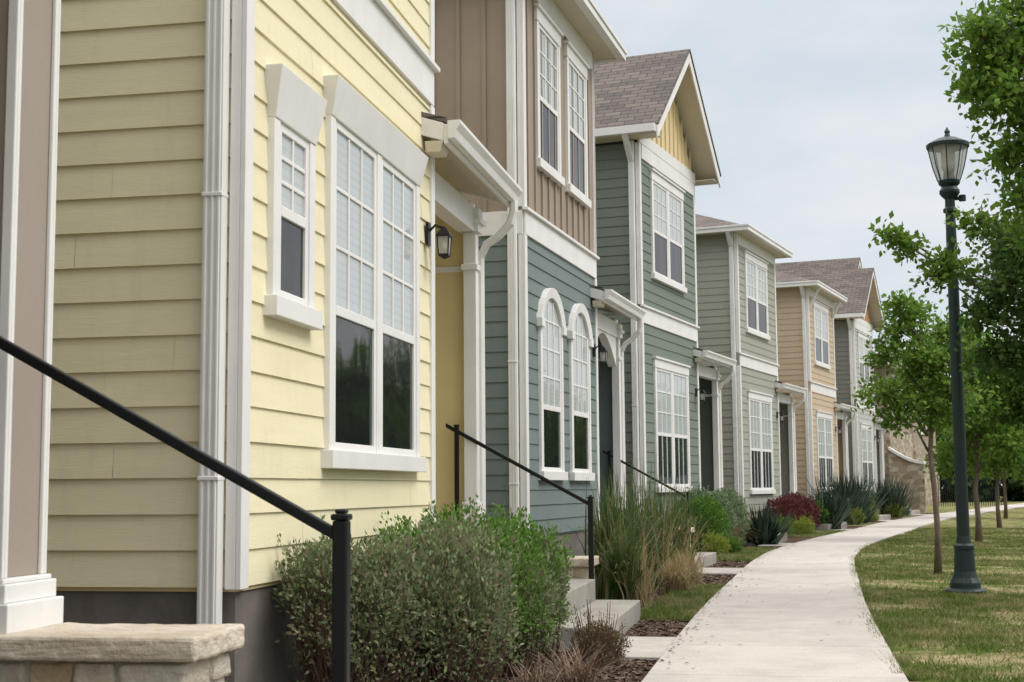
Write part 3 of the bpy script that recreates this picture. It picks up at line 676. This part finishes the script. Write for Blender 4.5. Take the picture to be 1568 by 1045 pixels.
near=[((3.95,11.0,4.15),.42),((4.2,11.1,4.75),.5),((4.05,11.2,3.68),.30),((3.74,11.0,4.6),.30),((4.4,11.3,4.2),.5),((4.12,11.1,3.32),.26),((3.74,11.1,4.2),.24),((3.95,11.3,4.5),.36),((4.25,11.2,3.9),.36),((4.2,11.3,3.05),.2)]
tree('oak_tree',(5.7,11.2),3.6,.07,near+ell_clumps((5.75,11.3,4.7),(1.2,1.2,1.2),16,.5,4),LF_LIGHT,.072,100,14,5)
mid=[((4.25,12.1,2.75),.36),((4.05,12.2,2.5),.24),((4.45,12.4,3.1),.36),((4.15,12.3,2.2),.22),((4.6,12.3,2.5),.45),((4.45,12.2,2.15),.32)]
tree('oak_tree',(5.5,12.6),3.0,.06,mid+ell_clumps((5.6,12.7,3.4),(.95,.9,1.0),12,.45,8),LF_MID,.065,105,15,6)
up_=[((3.72,13.0,3.28),.2),((3.50,13.0,3.36),.13),((4.1,13.1,3.1),.24),((4.35,13.1,3.5),.24),((3.95,13.0,3.0),.2),((4.6,13.1,3.3),.3)]
tree('young_oak_tree',(5.3,13.4),3.0,.04,up_+ell_clumps((5.4,13.4,3.3),(.6,.6,.6),6,.35,9),LF_LIGHT,.07,75,13,7)
t1=[((4.42,17.0,2.15),.34),((4.75,17.2,2.9),.36),((5.1,17.3,2.5),.46),((5.35,17.2,2.2),.40),((4.8,17.1,2.1),.36),((4.95,17.3,3.15),.30),((5.3,17.3,2.9),.34),((4.55,17.2,2.6),.32),((5.15,17.2,1.9),.32),((4.72,17.2,3.25),.24),((4.62,17.1,1.85),.26),((4.95,17.0,2.6),.35),((5.5,17.2,2.6),.3)]
tree('street_tree',(5.07,17.2),2.9,.04,t1,LF_LIGHT,.07,70,14,11)
for k,(x,y,s) in enumerate([(8.75,27,21),(12.2,36,22),(15.8,46,23),(20.3,56,24),(24.8,66,25),(29.5,77,26)]):
    tree('street_tree',(x,y),2.9,.055,ell_clumps((x,y,2.75),(1.3,1.3,1.35),28,.52,s),LF_LIGHT,.11,38,12,s)
LF_BG=leafmat('leaf_background',[(.02,.045,.012),(.04,.08,.02),(.065,.115,.03)],.2)
bgc=[]
q=random.Random(3)
for i in range(46):
    t=i/45; x=19+60*t; y=100+q.uniform(-4,8)-10*t
    for k in range(7): bgc.append(((x+q.uniform(-2,2),y+q.uniform(-2,2),q.uniform(.4,7.0)),q.uniform(1.4,2.4)))
PP=[]
for c,r in bgc:
    n=260; PP.append(np.array(c)+unit(n)*r*(rng.random((n,1))**.35))
P=np.concatenate(PP); P[:,2]=np.abs(P[:,2]); leaves('distant_trees',P,.6,LF_BG,None,.75)
PP=[]
for i in range(60):
    c=np.array([16+q.uniform(0,8)+.42*i,-20+i*1.7,q.uniform(2.0,5.5)])
    n=200; PP.append(c+unit(n)*2.3*(rng.random((n,1))**.4))
P=np.concatenate(PP); P=P[(P[:,0]/np.maximum(P[:,1],.1)>.47)|(P[:,1]<2)]; P[:,2]=np.abs(P[:,2]); leaves('unseen_reflection_trees',P,.4,LF_BG,None,.7)  # foliage added out of view so the window glass has something to reflect
def bush(name,blobs,n,size,mat,twigs=200,aspect=.55,seed=1,low=.15,lump=.16):
    global rng
    rng=np.random.default_rng(seed); E=empty(name,(0,0,0)); PP=[]; DD=[]
    tot=sum(b[1][0]*b[1][1]+b[1][1]*b[1][2]+b[1][0]*b[1][2] for b in blobs)
    TB=MB()
    for c,R in blobs:
        k=int(n*(R[0]*R[1]+R[1]*R[2]+R[0]*R[2])/tot); d=unit(k)
        f=1+lump*(np.sin(d[:,0]*7+c[0]*9)*np.sin(d[:,1]*6+c[1]*7)+np.sin(d[:,2]*8+d[:,0]*5+c[0]*3)*.7+.5*np.sin(d[:,0]*17+d[:,1]*13)*np.sin(d[:,2]*15))
        rr=np.where(rng.random(k)<.75,rng.uniform(.82,1.04,k),rng.uniform(.4,.85,k))*f
        p=np.array(c)+d*np.array(R)*rr[:,None]
        keep=(p[:,2]>.03)&(rng.random(k)<np.clip((p[:,2]-.02)/low,.12,1)); PP.append(p[keep]); DD.append((d*.6+np.array([0,0,.5]))[keep])
        ns=int(k/260)+2; ds=unit(ns); ds[:,2]=np.abs(ds[:,2])*.9+.1
        for j in range(ns):
            e0=np.array(c)+ds[j]*np.array(R)*.9; dirn=ds[j]*.5+np.array([0,0,.7]); dirn/=np.linalg.norm(dirn); ln=rng.uniform(.06,.16)
            t=rng.random(16)[:,None]; PP.append(e0+dirn*ln*t+rng.normal(0,.012,(16,3))); DD.append(np.repeat(dirn[None],16,0))
        kt=int(twigs/len(blobs)); d=unit(kt)
        for j in range(kt):
            dd=d[j]*np.array(R); e=np.array(c)+dd*rng.uniform(.8,1.05)
            if e[2]<.1: e[2]=.1+rng.random()*.3
            b0=np.array([c[0]+rng.normal(0,R[0]*.25),c[1]+rng.normal(0,R[1]*.25),0.])
            m=(b0+e)/2+np.array([0,0,-.05]); m[:2]+= (e-b0)[:2]*.15
            TB.tube(TWIG,[tuple(b0),tuple(m),tuple(e)],[.006,.004,.002],3)
    if TB.v: TB.obj('stems',E)
    leaves('foliage',np.concatenate(PP),size,mat,E,aspect,np.concatenate(DD)); return E
LF_SH=leafmat('leaf_shrub_green',[(.05,.115,.018),(.11,.225,.035),(.18,.32,.055),(.08,.17,.028)],.35)
LF_SR=leafmat('leaf_shrub_greygreen',[(.10,.14,.06),(.18,.24,.10),(.26,.20,.15),(.28,.34,.17),(.15,.22,.08)],.3)
LF_CL=leafmat('leaf_clipped',[(.12,.18,.09),(.19,.26,.14),(.26,.33,.18)],.25)
LF_RD=leafmat('leaf_burgundy',[(.06,.015,.02),(.13,.03,.035),(.18,.06,.045)],.25)
LF_YG=leafmat('leaf_yellowgreen',[(.15,.21,.03),(.24,.30,.04),(.32,.36,.07)],.35)
LF_BR=leafmat('leaf_brownish',[(.12,.08,.05),(.2,.14,.08),(.15,.14,.06)],.2)
bush('shrub',[((-.76,7.05,.44),(.32,.38,.36)),((-.45,7.3,.40),(.36,.4,.38)),((-.35,7.55,.45),(.34,.4,.38)),((-.90,7.0,.64),(.22,.25,.13)),((-.22,7.3,.34),(.22,.3,.32))],33000,.030,LF_SR,620,.5,31,.5,lump=.22)
bush('shrub',[((-.42,8.5,.50),(.42,.5,.38)),((-.08,8.7,.48),(.36,.45,.36)),((-.16,8.1,.43),(.3,.4,.36)),((.06,9.0,.40),(.24,.33,.34)),((-.5,8.0,.58),(.3,.4,.24))],40000,.030,LF_SH,260,.5,32,.3,lump=.2)
bush('shrub',[((.04,8.15,.34),(.19,.25,.32)),((.15,8.75,.40),(.17,.25,.34))],12000,.024,LF_SR,160,.5,37,.3)
def at(i,u,v): 
    p=local(H[i][1],H[i][2],u,v); return (p[0],p[1])
bush('small_shrub',[((.50,8.55,.11),(.16,.16,.13))],6000,.018,LF_BR,150,.35,33,.1)
bush('clipped_shrub',[((*at(3,.6,.75),.5),(.4,.45,.5)),((*at(3,1.5,.75),.5),(.4,.45,.46)),((*at(3,2.2,.8),.5),(.4,.45,.5))],24000,.04,LF_CL,60,.6,34,.1,lump=.06)
bush('clipped_shrub',[((*at(3,.1,1.0),.45),(.36,.4,.45))],9000,.035,LF_SH,40,.6,35,.1,lump=.06)
bush('burgundy_shrub',[((*at(4,.5,.8),.4),(.45,.45,.42)),((*at(4,1.5,.8),.42),(.45,.5,.45)),((*at(4,2.3,.8),.4),(.4,.45,.42))],14000,.05,LF_RD,40,.5,36,.1,lump=.1)
bush('burgundy_shrub',[((*at(6,.8,.8),.4),(.45,.45,.42))],5000,.06,LF_RD,20,.5,38,.1)
bush('clipped_shrub',[((*at(4,3.3,.8),.35),(.4,.4,.38)),((*at(5,3.0,.8),.4),(.4,.4,.42))],7000,.05,LF_SH,20,.6,39,.1,lump=.08)
for k,(i,u,v,r) in enumerate([(2,.8,1.25,.22),(3,-.9,1.4,.2),(3,-.3,1.5,.15),(2,2.9,1.1,.22),(4,-.6,1.5,.22),(4,-1.4,1.2,.25),(5,-1.,1.3,.3),(6,-1.,1.3,.3),(6,2.,1.0,.4),(5,2.6,1.1,.3),(2,1.5,1.3,.18)]):
    bush('small_shrub',[((*at(i,u,v),r*.7),(r,r,r*.9))],3500,.03,[LF_YG,LF_YG,LF_SH][k%3],20,.5,50+k,.05)
def clump(name,loc,n,h,spread,w,mat,droop=1.,seed=1,segs=5,stiff=False):
    r=np.random.default_rng(seed); a=r.random(n)*6.283; hh=h*r.uniform(.55,1.15,n); sp=spread*r.uniform(.15,1.1,n)
    b=np.stack([loc[0]+r.normal(0,spread*.16,n),loc[1]+r.normal(0,spread*.16,n)],1); d=np.stack([np.cos(a),np.sin(a)],1); pr=np.stack([-np.sin(a),np.cos(a)],1)
    V=np.zeros((n,segs+1,2,3)); ww=w*r.uniform(.7,1.3,n)
    for s in range(segs+1):
        t=s/segs
        if stiff: rad=sp*t*1.0; z=np.sqrt(np.maximum(0,hh**2-(sp*.6)**2))*t
        else: rad=sp*t**1.6; z=hh*(t*(1+.25*droop)-.55*droop*t**2.6*(sp/spread))
        wd=ww*(1-t**1.5)*.5+.0006
        c=b+d*rad[:,None]
        V[:,s,0,:2]=c-pr*wd[:,None]; V[:,s,1,:2]=c+pr*wd[:,None]; V[:,s,:,2]=np.maximum(z,.01)[:,None]
    base=(np.arange(n)*(segs+1)*2)[:,None]; F=[]
    for s in range(segs):
        F.append(base+np.array([[2*s,2*s+1,2*s+3,2*s+2]]))
    return npmesh(name,V.reshape(-1,3),np.concatenate(F),mat)
BL_G=leafmat('strap_green',[(.035,.085,.018),(.075,.14,.035),(.13,.19,.06),(.28,.23,.11)],.35)
BL_S=leafmat('strap_straw',[(.36,.27,.14),(.5,.39,.22),(.3,.25,.13)],.3)
BL_Y=leafmat('yucca_blade',[(.012,.03,.018),(.028,.055,.035),(.05,.08,.045)],.1)
BL_D=leafmat('sedge_green',[(.12,.17,.04),(.19,.24,.07),(.3,.26,.12)],.3)
for k,(x,y,h,s) in enumerate([(.90,13.6,.95,.45),(1.15,14.4,1.05,.5),(1.45,15.4,1.0,.5),(1.85,16.6,.95,.5),(1.0,12.9,.65,.35)]):
    clump('ornamental_grass',(x,y),320,h*1.05,s,.02,BL_G,1.3,seed=60+k)
    clump('ornamental_grass',(x+.1,y-.1),60,h*.8,s*1.2,.012,BL_S,seed=160+k)
clump('straw_grass',(1.62,14.3),420,.34,.34,.008,BL_S,1.6,seed=71); clump('straw_grass',(1.85,15.4),380,.36,.36,.008,BL_S,1.6,seed=72)
for k,(x,y) in enumerate([(4.0,25.0),(4.45,26.2),(4.9,27.3),(3.6,24.2)]): clump('fountain_grass',(x-.3,y),420,.55,.6,.012,BL_D if k%2 else BL_S,1.5,seed=80+k)
for k,(i,u,v,h) in enumerate([(5,-.9,1.0,1.4),(5,.4,.9,1.4),(5,1.6,.9,1.3),(6,-.7,1.0,1.35),(6,1.2,.9,1.3),(4,3.6,1.1,1.0),(3,3.2,1.3,.7)]):
    p=at(i,u,v); clump('yucca',p,190,h,h*.85,.07,BL_Y,seed=90+k,stiff=True)
DRY=leafmat('dry_stem',[(.16,.1,.07),(.28,.2,.14)],.1)
clump('dry_shrub',(.32,7.6),200,.22,.28,.005,DRY,.5,seed=98); clump('dry_shrub',(.10,7.3),140,.2,.25,.005,DRY,.5,seed=97)
# ------------------------------------------------------------ street lamp
def street_lamp(x,y):
    E=empty('street_lamp',(x,y,0)); B=MB()
    B.lathe(LAMPG,[(.0,.0),(.2,.0),(.2,.035),(.185,.05),(.15,.06),(.145,.11),(.12,.16),(.105,.22),(.10,.3),(.095,.42),(.10,.44),(.10,.47),(.075,.49),(.07,.52),(.062,.56),(.058,2.0),(.052,3.5),(.048,3.78),(.07,3.79),(.07,3.82),(.05,3.84),(.048,3.92),(.085,3.96),(.1,3.985),(.1,4.01),(.085,4.03),(.075,4.05),(.105,4.08),(.11,4.11),(.0,4.11)],n=20)
    B.tube(LAMPG,[(.05,0,3.93),(.12,-.02,3.93)],.02,8); B.tube(LAMPG,[(.12,-.02,3.9),(.12,-.02,3.96)],.035,8)
    B.obj('post',E,smooth=False)
    Gm=MB(); Gm.lathe(LGLASS,[(.105,4.112),(.15,4.25),(.195,4.46)],n=8); Gm.obj('lantern_glass',E)
    K=MB()
    for k in range(8):
        t=2*math.pi*(k+.5)/8; K.tube(LAMPG,[(.108*math.cos(t),.108*math.sin(t),4.11),(.153*math.cos(t),.153*math.sin(t),4.25),(.198*math.cos(t),.198*math.sin(t),4.465)],.006,4)
    K.lathe(LAMPG,[(.19,4.45),(.21,4.45),(.212,4.485),(.19,4.50),(.13,4.53),(.10,4.545),(.07,4.55),(.03,4.57),(.022,4.60),(.03,4.615),(.02,4.635),(.0,4.67)],n=16)
    K.lathe(LAMPG,[(.19,4.451),(.0,4.451)],n=16)
    K.obj('lantern_cap',E)
    M=MB(); M.lathe(BULB,[(.0,4.2),(.05,4.2),(.07,4.25),(.07,4.4),(.04,4.45)],n=12); M.lathe(LAMPG,[(.06,4.112),(.05,4.2),(0,4.2)],n=12); M.obj('lamp_element',E,smooth=True)
street_lamp(4.42,14.1)
def car(loc,rz):
    CP=paint('car_paint',(.02,.03,.05),.25,.05,1.,0,spec=.6); TY=paint('tyre',(.02,.02,.02),.9,.1); CG=glassmat('car_glass',(.02,.025,.03),.04); RM=paint('rim',(.4,.4,.42),.3,.05)
    E=empty('parked_car',loc,rz); B=MB()
    prof=[(-2.2,.35),(-2.25,.6),(-2.15,.88),(-1.75,.95),(-1.1,1.0),(-.4,1.42),(.9,1.45),(1.7,1.02),(2.15,.98),(2.25,.65),(2.2,.33),(1.75,.3),(1.65,.55),(1.4,.66),(1.15,.55),(1.05,.28),(-1.05,.28),(-1.15,.55),(-1.4,.66),(-1.65,.55),(-1.75,.3)]
    B.extr(CP,[(p[0],-.85,p[1]) for p in prof],(0,1.7,0)); B.obj('body',E,bevel=.06)
    Wd=MB()
    for s in (-1,1):
        Wd.extr(CG,[(-.95,s*.853,1.0),(-.38,s*.853,1.34),(.25,s*.853,1.37),(.25,s*.853,1.0)],(0,s*.004,0)); Wd.extr(CG,[(.32,s*.853,1.0),(.32,s*.853,1.37),(.85,s*.853,1.36),(1.4,s*.853,1.03)],(0,s*.004,0))
        for x in (-1.4,1.4):
            Wd.tube(TY,[(x,s*.66,.32),(x,s*.86,.32)],.32,24); Wd.tube(RM,[(x,s*.80,.32),(x,s*.868,.32)],.2,16)
    Wd.obj('windows_and_wheels',E)
p=cp(s_at(45.0)+1.5,4.75); car((p[0],p[1],.01),math.radians(66))
# ------------------------------------------------------------ world, sun, camera
w=bpy.data.worlds.new('World'); scene.world=w; w.use_nodes=True; nt=w.node_tree; L=nt.links
bg=nt.nodes['Background']
sdir=Vector((math.cos(math.radians(48))*.97,-math.cos(math.radians(48))*.22,math.sin(math.radians(48)))).normalized()
sky=N(nt,'ShaderNodeTexSky'); sky.sky_type='NISHITA'; sky.sun_disc=False; sky.sun_elevation=math.radians(48); sky.sun_rotation=math.atan2(sdir.x,sdir.y)
tc=N(nt,'ShaderNodeTexCoord'); mp=N(nt,'ShaderNodeMapping'); mp.inputs['Scale'].default_value=(1,1,2.4); mp.inputs['Location'].default_value=(.35,.1,.2)
L.new(tc.outputs['Generated'],mp.inputs[0])
n=N(nt,'ShaderNodeTexNoise',Scale=3.6,Detail=6.,Roughness=.52); L.new(mp.outputs[0],n.inputs['Vector'])
cr=N(nt,'ShaderNodeValToRGB'); e=cr.color_ramp.elements; e[0].position=.38; e[1].position=.60
e[0].color=(.69,.76,.83,1); e[1].color=(.86,.88,.90,1); L.new(n.outputs['Fac'],cr.inputs[0])
sx=N(nt,'ShaderNodeSeparateXYZ'); L.new(tc.outputs['Generated'],sx.inputs[0])
mr=N(nt,'ShaderNodeMapRange'); mr.inputs['From Min'].default_value=.38; mr.inputs['From Max'].default_value=.85; mr.inputs['To Min'].default_value=0.; mr.inputs['To Max'].default_value=1.; L.new(sx.outputs['Z'],mr.inputs['Value'])
mz=N(nt,'ShaderNodeMix',data_type='RGBA'); L.new(mr.outputs[0],mz.inputs[0]); L.new(cr.outputs[0],mz.inputs[6]); mz.inputs[7].default_value=(2.5,2.48,2.42,1)
vs=N(nt,'ShaderNodeVectorMath',operation='SCALE'); vs.inputs['Scale'].default_value=.1; L.new(sky.outputs[0],vs.inputs[0])
mx=N(nt,'ShaderNodeMix',data_type='RGBA'); mx.inputs[0].default_value=.94; L.new(vs.outputs[0],mx.inputs[6]); L.new(mz.outputs[2],mx.inputs[7])
L.new(mx.outputs[2],bg.inputs['Color']); bg.inputs['Strength'].default_value=1.
sl=bpy.data.lights.new('sun','SUN'); sl.energy=1.7; sl.angle=math.radians(28); sl.color=(1,.965,.915)
so=bpy.data.objects.new('sun',sl); scene.collection.objects.link(so); so.rotation_euler=sdir.to_track_quat('Z','Y').to_euler()
cam=bpy.data.cameras.new('camera'); co=bpy.data.objects.new('camera',cam); scene.collection.objects.link(co)
cam.lens=50; cam.sensor_width=36; cam.clip_end=2000; co.location=(0,0,1.05)
cam.dof.use_dof=True; cam.dof.focus_distance=10.; cam.dof.aperture_fstop=9.
co.rotation_euler=(Matrix.Rotation(math.radians(90+5.96),3,'X')@Matrix.Rotation(math.radians(-.45),3,'Z')).to_euler()
scene.camera=co
